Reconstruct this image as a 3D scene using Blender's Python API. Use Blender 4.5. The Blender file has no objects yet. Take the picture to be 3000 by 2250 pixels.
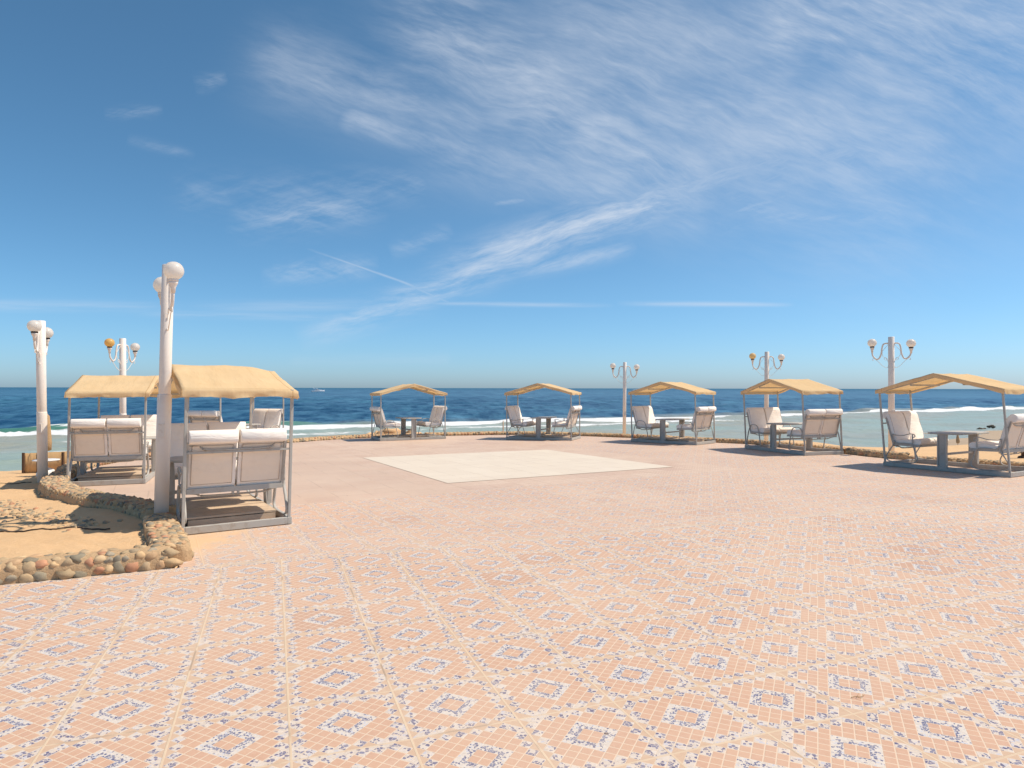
import bpy, bmesh, math, random
import numpy as np
from mathutils import Vector, Matrix, noise as mnoise
R = math.radians
PI = math.pi
scene = bpy.context.scene
COL = scene.collection
H = 1.55                                   # eye height
SX, SY = 0.0056, -0.0103                   # the terrace drains gently towards the sea
def pz(x, y): return SX * x + SY * y
SEA = -2.95

# ------------------------------------------------------------------ node helpers
class X:
    """a float socket with arithmetic"""
    nt = None
    def __init__(s, k): s.k = k
    @staticmethod
    def m(op, *a, clamp=False):
        n = X.nt.nodes.new('ShaderNodeMath'); n.operation = op; n.use_clamp = clamp
        for i, v in enumerate(a):
            if isinstance(v, X): X.nt.links.new(v.k, n.inputs[i])
            else: n.inputs[i].default_value = v
        return X(n.outputs[0])
    def __add__(s, o): return X.m('ADD', s, o)
    __radd__ = __add__
    def __sub__(s, o): return X.m('SUBTRACT', s, o)
    def __rsub__(s, o): return X.m('SUBTRACT', o, s)
    def __mul__(s, o): return X.m('MULTIPLY', s, o)
    __rmul__ = __mul__
    def __truediv__(s, o): return X.m('DIVIDE', s, o)
    def __neg__(s): return X.m('MULTIPLY', s, -1.0)
    def abs(s): return X.m('ABSOLUTE', s)
    def floor(s): return X.m('FLOOR', s)
    def gt(s, o): return X.m('GREATER_THAN', s, o)
    def lt(s, o): return X.m('LESS_THAN', s, o)
    def mx(s, o): return X.m('MAXIMUM', s, o)
    def mn(s, o): return X.m('MINIMUM', s, o)
    def pow(s, o): return X.m('POWER', s, o)
    def clamp(s): return X.m('ADD', s, 0.0, clamp=True)
    def inv(s): return X.m('SUBTRACT', 1.0, s)
def sstep(x, a, b):
    n = X.nt.nodes.new('ShaderNodeMapRange'); n.interpolation_type = 'SMOOTHSTEP'
    X.nt.links.new(x.k, n.inputs[0]); n.inputs[1].default_value = a; n.inputs[2].default_value = b
    n.inputs[3].default_value = 0; n.inputs[4].default_value = 1
    return X(n.outputs[0])
def vec(x, y, z=0.0):
    n = X.nt.nodes.new('ShaderNodeCombineXYZ')
    for i, v in enumerate((x, y, z)):
        if isinstance(v, X): X.nt.links.new(v.k, n.inputs[i])
        else: n.inputs[i].default_value = v
    return n.outputs[0]
def xyz(sock):
    n = X.nt.nodes.new('ShaderNodeSeparateXYZ'); X.nt.links.new(sock, n.inputs[0])
    return [X(o) for o in n.outputs]
def noise(v, scale=5, detail=4, rough=.55, dist=0.0):
    n = X.nt.nodes.new('ShaderNodeTexNoise'); n.inputs['Scale'].default_value = scale
    n.inputs['Detail'].default_value = detail; n.inputs['Roughness'].default_value = rough
    n.inputs['Distortion'].default_value = dist
    if v is not None: X.nt.links.new(v, n.inputs['Vector'])
    return X(n.outputs[0])
def white(v):
    n = X.nt.nodes.new('ShaderNodeTexWhiteNoise'); X.nt.links.new(v, n.inputs['Vector'])
    return X(n.outputs[0])
def voro(v, scale, feature='F1'):
    n = X.nt.nodes.new('ShaderNodeTexVoronoi'); n.feature = feature
    n.inputs['Scale'].default_value = scale; X.nt.links.new(v, n.inputs['Vector'])
    return n
def mix(f, a, b):
    n = X.nt.nodes.new('ShaderNodeMix'); n.data_type = 'RGBA'
    if isinstance(f, X): X.nt.links.new(f.k, n.inputs[0])
    else: n.inputs[0].default_value = f
    for i, c in ((6, a), (7, b)):
        if isinstance(c, tuple): n.inputs[i].default_value = (*c, 1)
        else: X.nt.links.new(c, n.inputs[i])
    return n.outputs[2]
def scale_col(c, f):
    n = X.nt.nodes.new('ShaderNodeVectorMath'); n.operation = 'SCALE'
    X.nt.links.new(c, n.inputs[0]); X.nt.links.new(f.k, n.inputs['Scale'])
    return n.outputs[0]
def newmat(name, rough=.7, spec=.3):
    m = bpy.data.materials.new(name); m.use_nodes = True
    nt = m.node_tree; X.nt = nt
    b = nt.nodes['Principled BSDF']; b.inputs['Roughness'].default_value = rough
    b.inputs['Specular IOR Level'].default_value = spec
    return m, b
def link(a, b): X.nt.links.new(a.k if isinstance(a, X) else a, b)
def bump(b, h, strength=.3, dist=.02):
    n = X.nt.nodes.new('ShaderNodeBump'); n.inputs['Strength'].default_value = strength
    n.inputs['Distance'].default_value = dist
    link(h, n.inputs['Height']); X.nt.links.new(n.outputs[0], b.inputs['Normal'])
def wpos(): return X.nt.nodes.new('ShaderNodeNewGeometry').outputs['Position']
def opos(): return X.nt.nodes.new('ShaderNodeTexCoord').outputs['Object']

def simple_mat(name, c, rough=.6, spec=.3, var=.12, sc=6.0, dirt=None, dsc=3.0, bmp=0, amount=.5, wrinkle=0):
    m, b = newmat(name, rough, spec)
    p = opos()
    n = noise(p, sc, 5)
    col = mix(n, tuple(v * (1 - var) for v in c), tuple(min(1, v * (1 + var)) for v in c))
    if dirt:
        d = sstep(noise(p, dsc, 6, .65), .5, .72) * amount
        col = mix(d, col, dirt)
    link(col, b.inputs['Base Color'])
    if bmp and wrinkle:
        ox, oy, oz = xyz(p)
        bump(b, noise(vec(ox * 9.0, oy * 3.0, oz * 11.0), 1.0, 5, .55, 1.2) + noise(p, 90, 2) * .06, bmp, wrinkle)
    elif bmp: bump(b, noise(p, sc * 6, 4), bmp, .004)
    return m

M = {}
M['frame'] = simple_mat('grey_painted_steel', (.45, .43, .39), .5, .4, .10, 5, (.30, .22, .15), 9, .1, .5)
M['cushion'] = simple_mat('white_sling_fabric', (.91, .845, .775), .85, .2, .03, 3, (.74, .64, .54), 4, .55, .4, .028)
M['panel'] = simple_mat('cream_backing_fabric', (.86, .745, .62), .9, .15, .04, 3, (.74, .62, .49), 5, .45, .4, .02)
M['piping'] = simple_mat('beige_piping', (.60, .50, .42), .8, .2)
M['wood'] = simple_mat('sun_bleached_wood', (.62, .47, .33), .8, .2, .22, 4, (.36, .23, .14), 6, .2, .4)
M['pole'] = simple_mat('white_painted_pole', (.87, .79, .71), .45, .4, .04, 3, (.62, .42, .28), 2.5, .05, .35)
M['iron'] = simple_mat('white_painted_ironwork', (.80, .73, .66), .5, .4, .06, 9, (.50, .33, .20), 14, .05, .5)
def globe_mat(name, c):
    m = bpy.data.materials.new(name); m.use_nodes = True; nt = m.node_tree; X.nt = nt
    b = nt.nodes['Principled BSDF']; out = nt.nodes['Material Output']
    n = noise(opos(), 4, 4); _, _, z = xyz(opos())
    col = mix(n, tuple(v * .95 for v in c), c)
    link(col, b.inputs['Base Color']); b.inputs['Roughness'].default_value = .3; b.inputs['Specular IOR Level'].default_value = .4
    t = nt.nodes.new('ShaderNodeBsdfTranslucent'); link(col, t.inputs[0])
    ms = nt.nodes.new('ShaderNodeMixShader'); ms.inputs[0].default_value = .5
    link(b.outputs[0], ms.inputs[1]); link(t.outputs[0], ms.inputs[2]); link(ms.outputs[0], out.inputs[0])
    return m
M['collar'] = simple_mat('dark_rubber_collar', (.06, .045, .035), .6, .3)
M['globe'] = globe_mat('opal_globe', (.93, .89, .84))
M['amber'] = globe_mat('amber_globe', (.94, .66, .26))
M['tan_cloth'] = simple_mat('tan_windbreak_cloth', (.62, .40, .20), .9, .1, .12, 5, (.45, .27, .13), 5, .2, .4)
M['dark_wood'] = simple_mat('dark_wood', (.12, .075, .05), .8, .2)
M['white_plastic'] = simple_mat('white_plastic', (.80, .77, .74), .4, .4, .03, 4)
M['straw'] = simple_mat('straw', (.50, .33, .18), .9, .1, .35, 30, None, 3, .4)
M['boat'] = simple_mat('white_gelcoat', (.85, .85, .86), .2, .5, .02, .3)
M['boat_glass'] = simple_mat('dark_boat_glass', (.03, .035, .045), .1, .6)
M['strand'] = simple_mat('dark_strand', (.07, .05, .04), .7, .2)

def canopy_mat():
    m = bpy.data.materials.new('mustard_canopy_cloth'); m.use_nodes = True
    nt = m.node_tree; X.nt = nt; nt.nodes.clear()
    out = nt.nodes.new('ShaderNodeOutputMaterial')
    p = opos(); x, y, z = xyz(p)
    n = noise(p, 2.2, 6, .6)
    fold_shade = noise(vec(x * 3.0, y * 14.0, z * 3.0), 1.0, 4, .6)
    c = mix(n, (.74, .545, .31), (.86, .68, .43))
    c = mix(sstep(fold_shade, .5, .75) * .25, c, (.90, .70, .45))  # fold shading put into the cloth colour as lighter streaks
    c = mix(sstep(noise(p, 7, 5, .7), .62, .75) * .35, c, (.55, .33, .14))
    c = mix(sstep(noise(vec(x * .8, y * 22.0, z * .8), 1.0, 5, .65), .55, .72) * .22, c, (.60, .40, .20))
    seam = (y.abs() - .60).abs().mn((x.abs() - 1.17).abs()).lt(.006)
    c = mix(seam * .55, c, (.48, .31, .14))
    d = nt.nodes.new('ShaderNodeBsdfDiffuse'); t = nt.nodes.new('ShaderNodeBsdfTranslucent')
    link(c, d.inputs[0]); link(mix(.55, c, (.88, .46, .12)), t.inputs[0])
    b = nt.nodes.new('ShaderNodeBump'); b.inputs['Strength'].default_value = .5; b.inputs['Distance'].default_value = .02
    h = noise(vec(x * 2.0, y * 7.0, z * 2.0), 1.6, 5, .6) + noise(p, 60, 2) * .08
    link(h, b.inputs['Height'])
    link(b.outputs[0], d.inputs['Normal']); link(b.outputs[0], t.inputs['Normal'])
    ms = nt.nodes.new('ShaderNodeMixShader'); ms.inputs[0].default_value = .32
    link(d.outputs[0], ms.inputs[1]); link(t.outputs[0], ms.inputs[2])
    link(ms.outputs[0], out.inputs[0])
    return m
M['canopy'] = canopy_mat()

def sand_mat():
    m, b = newmat('golden_sand', .95, .1)
    p = wpos(); x, y, z = xyz(p)
    n1 = noise(p, .8, 6, .6); n2 = noise(p, 25, 5, .7); n3 = noise(p, 160, 2, .6)
    c = mix(n1, (.62, .40, .215), (.76, .51, .29))
    c = mix(sstep(n2, .45, .75) * .35, c, (.83, .61, .38))
    c = mix(sstep(n3, .66, .74) * .5, c, (.33, .21, .12))
    # wet gravel belt near the waterline
    wet = sstep(z, -.35, -1.4)
    c = mix(wet * .85, c, mix(noise(p, 2.5, 6, .7), (.27, .21, .155), (.56, .45, .34)))
    # bluff rubble below the terrace
    link(c, b.inputs['Base Color'])
    bump(b, n2 * .6 + n3 * .5 + noise(p, 7, 4) * 1.0, .6, .02)
    return m
M['sand'] = sand_mat()

def stone_mat():
    m, b = newmat('rubble_stone', .85, .25)
    a = X.nt.nodes.new('ShaderNodeAttribute'); a.attribute_name = 'tint'
    p = wpos()
    n = noise(p, 22, 6, .7)
    c = mix(n, scale_col(a.outputs['Color'], X.m('ADD', 0.78, 0.0)), scale_col(a.outputs['Color'], X.m('ADD', 1.18, 0.0)))
    c = mix(sstep(noise(p, 9, 6, .7), .52, .68) * .55, c, (.66, .45, .26))   # sand caught on the stones
    link(c, b.inputs['Base Color'])
    bump(b, n, .5, .01)
    return m
M['stone'] = stone_mat()
def mortar_mat():
    m, b = newmat('sandy_mortar', .95, .1)
    p = wpos(); n = noise(p, 14, 7, .7)
    c = mix(n, (.46, .30, .165), (.74, .51, .30))
    link(c, b.inputs['Base Color']); bump(b, noise(p, 40, 6, .75), .9, .02)
    return m
M['mortar'] = mortar_mat()

# ------------------------------------------------------------------ paving
PITCH = 0.512
def chips(vc, blue_amt, sc=62):
    v1 = voro(vc, sc); ve = voro(vc, sc, 'DISTANCE_TO_EDGE')
    r, g, bb = xyz(v1.outputs['Color'])
    c = mix(g, (.57, .495, .43), (.69, .625, .565))
    c = mix(g.gt(.84) * .5, c, (.36, .42, .58))
    blue = mix(bb, (.075, .09, .20), (.20, .21, .31))
    c = mix(r.lt(blue_amt), c, blue)
    edge = X(ve.outputs['Distance']).lt(.05)
    return mix(edge, c, (.70, .60, .50))
def tile_mat(name, ox, oy, ang, far=False):
    m, b = newmat(name, .62, .28)
    p = wpos(); px, py, pzz = xyz(p)
    dx = px - ox; dy = py - oy
    c_, s_ = math.cos(ang), math.sin(ang)
    wob = (noise(p, .35, 2) - .5) * (.05 if far else .012)
    e1 = dx * c_ + dy * s_ + wob; e2 = dy * c_ - dx * s_ + wob
    t1 = e1 / PITCH; t2 = e2 / PITCH
    i1 = t1.floor(); i2 = t2.floor()
    rt = white(vec(i1, i2, 3.7)); rt2 = white(vec(i1, i2, 9.1))
    lx = (t1 - i1 - .5) * PITCH; ly = (t2 - i2 - .5) * PITCH        # inside the tile
    mini = PITCH / 2 / 5.06
    q = 1 / math.sqrt(2) / mini
    u = (lx + ly) * q; v = (ly - lx) * q                             # the little squares lie at 45 degrees
    iu = u.floor(); iv = v.floor()
    fu = (u - iu - .5).abs(); fv = (v - iv - .5).abs()
    grout = fu.mx(fv)
    cu = iu + .5; cv = iv + .5
    ring = cu.abs().mx(cv.abs())                                     # .5 core, 1.5 ring
    kx = (cu - cv).abs(); ky = (cu + cv).abs()
    k = kx.mx(ky)
    rc = white(vec(iu + i1 * 17.0, iv + i2 * 23.0, 1.3))
    soft = noise(p, 38, 4, .7)
    big = noise(p, .55, 5, .6)
    mott = noise(p, 6, 5, .65)
    # terracotta squares
    terra = mix(soft, (.51, .295, .195), (.65, .42, .30))
    terra = mix(rc * .45, terra, (.63, .40, .265))
    terra = mix(rt.gt(.93) * .35, terra, (.42, .225, .16))
    cc = vec(e1, e2, 0.0)
    ringm = ring.gt(1.0) * ring.lt(2.0)
    border = k.gt(5.5) * k.lt(6.5)
    outer = k.gt(6.5)
    col = terra
    rr = u.abs().mx(v.abs())
    col = mix(ringm, col, chips(cc, .70 - sstep(rr, 1.35, 1.6) * .48, 92))
    col = mix(border * .9, col, chips(cc, .48, 62))
    peach = mix(soft, (.53, .34, .225), (.65, .475, .335))
    peach = mix(rc.gt(.74) * .8, peach, chips(cc, .22, 62))
    col = mix(outer, col, peach)
    g = sstep(grout, .42, .465) * ring.lt(2.0).inv().mx(ring.lt(1.0))* outer.inv()
    col = mix(g * .85, col, (.72, .565, .42))
    if far:
        col = mix(.24, col, mix(soft, (.55, .375, .28), (.66, .48, .37)))
        # plain rose mosaic band round the cream square and beyond it
        f2 = e2 + (noise(p, .5, 3) - .5) * .5
        plain = f2.gt(-1.02) * e1.lt(6.14)
        dust = e1.lt(-.4)
        rose = mix(soft, (.49, .33, .24), (.60, .425, .315))
        rose = mix(rt2 * .45, rose, (.64, .50, .39))
        rose = mix(rt.lt(.18) * .35, rose, (.47, .31, .24))
        rose = mix(rc * .25, rose, (.70, .50, .42))
        rose = mix(g * (.25 + .75 * e1.gt(.2)) * (.5 + rt * .5), rose, (.78, .64, .51))
        rose = mix(dust * .55, rose, mix(big, (.54, .385, .29), (.63, .475, .365)))
        col = mix(plain, col, rose)
        col = mix(sstep(noise(p, 1.1, 4, .6), .55, .72) * rt.gt(.6) * .35, col, (.52, .30, .235))
    # joints between tiles
    jx = sstep(lx.abs(), PITCH / 2 - .006, PITCH / 2 - .004); jy = sstep(ly.abs(), PITCH / 2 - .0075, PITCH / 2 - .005)
    if far:
        jf = plain.inv() * .75 + .22 * rt
        j = jx.mx(jy) * jf
        dk = sstep(lx.abs().mx(ly.abs()), PITCH / 2 - .012, PITCH / 2 - .006) * plain * sstep(noise(p, 1.7, 4, .6), .40, .58)
        col = mix(dk * .5, col, (.36, .26, .20))
    else: j = jx.mx(jy * .8)
    jc = mix(noise(p, 5, 5, .7), (.56, .41, .28), (.76, .60, .42))
    jc = mix(sstep(noise(p, 2.2, 3), .56, .64) * .7, jc, (.30, .20, .14))
    col = mix(j, col, jc)
    # sand and dust lying on the paving, sun bleaching
    col = mix(sstep(big, .35, .75) * .28, col, (.72, .575, .45))
    col = mix(sstep(mott, .55, .8) * .22, col, (.74, .60, .48))
    d = ((px + 3.35) * (px + 3.35) * .9 + (py - 7.0) * (py - 7.0) * .22).pow(.5)
    sd = sstep(d + (noise(p, 3.5, 6, .7) - .5) * .9, .50, .05)
    col = mix(sd * .95, col, mix(soft, (.68, .44, .25), (.76, .53, .32)))
    if not far:
        lip = (e2 - (7 * PITCH + .03) + (noise(vec(e1 * 1.5, 0.0, 0.0), 1.0, 5, .7) - .5) * .10).abs()
        col = mix(sstep(lip, .05, .012) * sstep(noise(p, 1.3, 4), .36, .55) * .8, col, mix(noise(p, 9, 4), (.42, .32, .245), (.74, .61, .47)))
    st = sstep(noise(p, 1.6, 7, .75), .66, .74)
    col = mix(st * .25, col, (.42, .30, .24))
    sp = voro(vec(px * 3.1, py * 3.1, 0.0), 1.0)
    col = mix(X(sp.outputs['Distance']).lt(.035) * noise(p, 3, 1).gt(.55) * .7, col, (.16, .10, .07))
    link(col, b.inputs['Base Color'])
    link(.50 + big * .3, b.inputs['Roughness'])
    bump(b, g * -.5 + j * (.7) + soft * .25 + noise(p, 2.0, 3) * .8, .35, .006)
    return m
A1 = R(20)
O1 = (-0.932, 2.782)
M['tile_near'] = tile_mat('mosaic_tile_near', O1[0], O1[1], A1)
A2 = R(28.3)
O2 = (-1.13, 11.52)
M['tile_far'] = tile_mat('mosaic_tile_far', O2[0], O2[1], A2, True)
def cream_mat():
    m, b = newmat('cream_dance_floor', .6, .3)
    p = wpos(); px, py, _ = xyz(p)
    dx = px - O2[0]; dy = py - O2[1]; c_, s_ = math.cos(A2), math.sin(A2)
    t1 = (dx * c_ + dy * s_) / PITCH; t2 = (dy * c_ - dx * s_) / PITCH
    rt = white(vec(t1.floor(), t2.floor(), 2.2))
    j = (t1 - t1.floor() - .5).abs().mx((t2 - t2.floor() - .5).abs())
    c = mix(noise(p, 1.2, 6, .65), (.66, .545, .425), (.745, .645, .525))
    c = mix(rt * .3, c, (.80, .70, .56))
    c = mix(sstep(noise(p, 9, 5, .7), .58, .75) * .3, c, (.62, .48, .34))
    c = mix(sstep(j, .488, .494) * sstep(noise(p, 1.3, 3), .38, .55) * .75, c, (.40, .30, .215))
    link(c, b.inputs['Base Color']); bump(b, noise(p, 12, 5) - sstep(j, .485, .495), .2, .004)
    return m
M['cream'] = cream_mat()

# ------------------------------------------------------------------ mesh helpers
class MB:
    def __init__(s): s.bm = bmesh.new(); s.mi = 0
    def _f(s, vs):
        try:
            f = s.bm.faces.new(vs); f.material_index = s.mi; return f
        except ValueError: return None
    def box(s, c, d, rot=None):
        hx, hy, hz = d[0] / 2, d[1] / 2, d[2] / 2
        vs = []
        for sx in (-1, 1):
            for sy in (-1, 1):
                for sz in (-1, 1):
                    v = Vector((sx * hx, sy * hy, sz * hz))
                    if rot: v = rot @ v
                    vs.append(s.bm.verts.new(v + Vector(c)))
        for q in ((0, 1, 3, 2), (4, 6, 7, 5), (0, 4, 5, 1), (2, 3, 7, 6), (0, 2, 6, 4), (1, 5, 7, 3)):
            s._f([vs[i] for i in q])
        return s
    def bar(s, a, b, w, h, up=(0, 0, 1)):
        a = Vector(a); b = Vector(b); t = (b - a).normalized(); up = Vector(up)
        if abs(t.dot(up)) > .95: up = Vector((1, 0, 0))
        n = t.cross(up).normalized(); u = n.cross(t)
        r = []
        for p in (a, b):
            r.append([s.bm.verts.new(p + n * (i * w / 2) + u * (k * h / 2)) for i, k in ((-1, -1), (1, -1), (1, 1), (-1, 1))])
        for i in range(4): s._f([r[0][i], r[0][(i + 1) % 4], r[1][(i + 1) % 4], r[1][i]])
        s._f(r[0][::-1]); s._f(r[1])
        return s
    def tube(s, pts, r, n=8, closed=False, flat=1.0, ref=(0, 1, 0)):
        pts = [Vector(p) for p in pts]; N = len(pts)
        rr = r if isinstance(r, (list, tuple)) else [r] * N
        rings = []
        for i, p in enumerate(pts):
            if closed: t = pts[(i + 1) % N] - pts[i - 1]
            else: t = pts[min(i + 1, N - 1)] - pts[max(i - 1, 0)]
            t.normalize(); rf = Vector(ref)
            if abs(t.dot(rf)) > .93: rf = Vector((0, 0, 1)) if abs(t.z) < .9 else Vector((1, 0, 0))
            a = t.cross(rf).normalized(); b = a.cross(t).normalized()
            rings.append([s.bm.verts.new(p + a * math.cos(2 * PI * k / n) * rr[i] * flat + b * math.sin(2 * PI * k / n) * rr[i]) for k in range(n)])
        for i in range(N if closed else N - 1):
            A, B = rings[i], rings[(i + 1) % N]
            for k in range(n):
                f = s._f([A[k], A[(k + 1) % n], B[(k + 1) % n], B[k]])
                if f: f.smooth = True
        if not closed: s._f(rings[0][::-1]); s._f(rings[-1])
        return s
    def lathe(s, prof, c=(0, 0, 0), n=20):
        rings = []
        for r, z in prof:
            rings.append([s.bm.verts.new((c[0] + r * math.cos(2 * PI * k / n), c[1] + r * math.sin(2 * PI * k / n), c[2] + z)) for k in range(n)])
        for A, B in zip(rings, rings[1:]):
            for k in range(n):
                f = s._f([A[k], A[(k + 1) % n], B[(k + 1) % n], B[k]])
                if f: f.smooth = True
        s._f(rings[0][::-1]); s._f(rings[-1])
        return s
    def prism(s, poly, y0, y1):                       # polygon in x,z extruded along y
        a = [s.bm.verts.new((x, y0, z)) for x, z in poly]; b = [s.bm.verts.new((x, y1, z)) for x, z in poly]
        n = len(poly)
        for i in range(n): s._f([a[i], a[(i + 1) % n], b[(i + 1) % n], b[i]])
        s._f(a[::-1]); s._f(b)
        return s
    def slab(s, poly, z0, z1):                        # polygon in x,y
        a = [s.bm.verts.new((x, y, z0)) for x, y in poly]; b = [s.bm.verts.new((x, y, z1)) for x, y in poly]
        n = len(poly)
        for i in range(n): s._f([a[i], a[(i + 1) % n], b[(i + 1) % n], b[i]])
        s._f(a[::-1]); s._f(b)
        return s
    def loft(s, secs, cap=True, smooth=True):         # closed sections, same count
        rings = [[s.bm.verts.new(p) for p in sec] for sec in secs]
        n = len(rings[0])
        for A, B in zip(rings, rings[1:]):
            for k in range(n):
                f = s._f([A[k], A[(k + 1) % n], B[(k + 1) % n], B[k]])
                if f: f.smooth = smooth
        if cap: s._f(rings[0][::-1]); s._f(rings[-1])
        return s
    def xf(s, fn):
        for v in s.bm.verts: v.co = Vector(fn(v.co))
        return s
    def bevel(s, w, seg=2):
        bmesh.ops.bevel(s.bm, geom=list(s.bm.edges), offset=w, segments=seg, affect='EDGES', clamp_overlap=True)
        return s
    def build(s, name, mats, parent=None):
        bmesh.ops.recalc_face_normals(s.bm, faces=s.bm.faces)
        me = bpy.data.meshes.new(name); s.bm.to_mesh(me); s.bm.free()
        for m in (mats if isinstance(mats, (list, tuple)) else [mats]): me.materials.append(m)
        o = bpy.data.objects.new(name, me); COL.objects.link(o)
        if parent: o.parent = parent
        return o
def tag(o, label, cat, group=None, kind=None):
    if label: o['label'] = label
    if cat: o['category'] = cat
    if group: o['group'] = group
    if kind: o['kind'] = kind
    return o
def empty(name, loc, rz=0):
    o = bpy.data.objects.new(name, None); COL.objects.link(o)
    o.location = loc; o.rotation_euler = (0, 0, rz); o.empty_display_size = .2
    return o
def smooth_path(pts, n=8, closed=False):              # Catmull-Rom
    P = [Vector(p) for p in pts]; N = len(P); out = []
    for i in range(N if closed else N - 1):
        if closed: a, b, c, d = P[i - 1], P[i], P[(i + 1) % N], P[(i + 2) % N]
        else: a, b, c, d = P[max(i - 1, 0)], P[i], P[i + 1], P[min(i + 2, N - 1)]
        for k in range(n):
            t = k / n
            out.append(.5 * ((2 * b) + (c - a) * t + (2 * a - 5 * b + 4 * c - d) * t * t + (3 * b - a - 3 * c + d) * t ** 3))
    if not closed: out.append(P[-1])
    return out

# ------------------------------------------------------------------ ground: paving sheets
PER = [(-7.90, 11.75), (-8.35, 12.6), (-8.85, 13.5), (-9.2, 14.6), (-9.3, 16.2), (-9.0, 18.4), (-8.25, 20.0), (-7.3, 21.6),
       (-6.58, 22.7), (-5.9, 23.5), (-4.9, 24.15), (-3.4, 24.75), (-1.95, 25.1), (-.9, 25.4), (.2, 25.4), (1.6, 25.0), (2.9, 24.35), (4.3, 23.3), (5.4, 22.2),
       (6.39, 21.05), (7.2, 20.35), (7.75, 19.5), (8.2, 18.3), (8.55, 17.1), (8.72, 16.2), (8.98, 15.55), (9.35, 15.1), (9.95, 14.7), (10.6, 13.8), (11.2, 12.8), (12.6, 11.9), (20, 9.6)]
LFT = [(-12, 2.1), (-4.23, 5.42), (-3.0, 5.93), (-3.86, 7.45), (-4.22, 8.06), (-4.78, 8.65), (-5.73, 9.4), (-6.61, 10.15), (-7.37, 11.02)]
PLAZA = [(-12, -14)] + LFT + PER + [(20, -14)]
def clip(poly, nx, ny, c):                            # keep nx*x+ny*y <= c
    out = []
    for i, p in enumerate(poly):
        q = poly[(i + 1) % len(poly)]
        a = nx * p[0] + ny * p[1] - c; b = nx * q[0] + ny * q[1] - c
        if a <= 0: out.append(p)
        if (a < 0) != (b < 0):
            t = a / (a - b); out.append((p[0] + (q[0] - p[0]) * t, p[1] + (q[1] - p[1]) * t))
    return out
def sheet(name, poly, m, dz):
    bm = bmesh.new()
    vs = [bm.verts.new((x, y, pz(x, y) + dz)) for x, y in poly]
    bm.faces.new(vs); bmesh.ops.triangulate(bm, faces=bm.faces[:])
    bm.normal_update()
    for f in bm.faces:
        if f.normal.z < 0: f.normal_flip()
    me = bpy.data.meshes.new(name); bm.to_mesh(me); bm.free(); me.materials.append(m)
    o = bpy.data.objects.new(name, me); COL.objects.link(o); o['kind'] = 'structure'
    return o
nx, ny = -math.sin(A1), math.cos(A1)
CR = nx * O1[0] + ny * O1[1] + 7 * PITCH + .06
sheet('terrace_paving', clip(PLAZA, nx, ny, CR), M['tile_near'], .004)
sheet('terrace_paving', clip(PLAZA, -nx, -ny, -CR), M['tile_far'], 0.0)
c2, s2 = math.cos(A2), math.sin(A2)
sq = [(O2[0] + c2 * a - s2 * b, O2[1] + s2 * a + c2 * b) for a, b in ((0, 0), (5.2, 0), (5.16, 5.15), (0, 5.45))]
sheet('dance_floor_paving', sq, M['cream'], .005)

# ------------------------------------------------------------------ ground: sand
BLUFF = [(-60, 11), (-20, 13.2), (-13, 15.0), (-11.4, 15.4), (-10.9, 16.2), (-10.5, 17.5), (-9.9, 19.0), (-9.2, 20.5), (-8.1, 22.4), (-7.0, 23.9), (-6.2, 25.0),
         (-4.5, 25.9), (-2, 26.6), (.5, 27.0), (3, 26.7), (5, 25.9), (7, 24.0), (9.2, 22.6), (9.6, 20.2), (10.2, 19.0), (12, 18.8), (16, 20.5), (30, 24), (80, 27), (80, -40), (-60, -40)]
def seg_dist(PX, PY, poly, closed=True):
    d = np.full(PX.shape, 1e9); n = len(poly)
    for i in range(n if closed else n - 1):
        ax, ay = poly[i]; bx, by = poly[(i + 1) % n]
        vx, vy = bx - ax, by - ay; L = vx * vx + vy * vy + 1e-12
        t = np.clip(((PX - ax) * vx + (PY - ay) * vy) / L, 0, 1)
        d = np.minimum(d, np.hypot(PX - ax - t * vx, PY - ay - t * vy))
    return d
def inside(PX, PY, poly):
    r = np.zeros(PX.shape, bool); n = len(poly)
    for i in range(n):
        ax, ay = poly[i]; bx, by = poly[(i + 1) % n]
        if ay == by: continue
        c = ((ay > PY) != (by > PY)) & (PX < (bx - ax) * (PY - ay) / (by - ay) + ax)
        r ^= c
    return r
def lines(lo, hi, flo, fhi, fine, coarse):
    a = list(np.arange(lo, flo, coarse)) + list(np.arange(flo, fhi, fine)) + list(np.arange(fhi, hi + coarse, coarse))
    return np.array(a)
def sstep_np(x, a, b):
    t = np.clip((x - a) / (b - a), 0, 1); return t * t * (3 - 2 * t)
def vnoise(PX, PY, s, seed=0.0):
    return np.array([mnoise.noise((a * s, b * s, seed)) for a, b in zip(PX.ravel(), PY.ravel())]).reshape(PX.shape)
def grid_mesh(name, PX, PY, Z, mat):
    ny_, nx_ = PX.shape
    co = np.stack([PX, PY, Z], -1).reshape(-1, 3)
    idx = np.arange(ny_ * nx_).reshape(ny_, nx_)
    q = np.stack([idx[:-1, :-1], idx[:-1, 1:], idx[1:, 1:], idx[1:, :-1]], -1).reshape(-1, 4)
    me = bpy.data.meshes.new(name)
    me.vertices.add(len(co)); me.vertices.foreach_set('co', co.ravel().astype(np.float32))
    me.loops.add(q.size); me.loops.foreach_set('vertex_index', q.ravel().astype(np.int32))
    me.polygons.add(len(q)); me.polygons.foreach_set('loop_start', (np.arange(len(q)) * 4).astype(np.int32))
    me.polygons.foreach_set('use_smooth', np.ones(len(q), bool))
    me.update(calc_edges=True); me.materials.append(mat)
    o = bpy.data.objects.new(name, me); COL.objects.link(o); o['kind'] = 'structure'
    return o
gx = lines(-60, 80, -13, -2.9, .075, .7); gy = lines(-30, 75, 3.5, 17.5, .075, .7)
GX, GY = np.meshgrid(gx, gy)
plane = SX * GX + SY * GY
inP = inside(GX, GY, PLAZA); dP = seg_dist(GX, GY, PLAZA)
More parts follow.
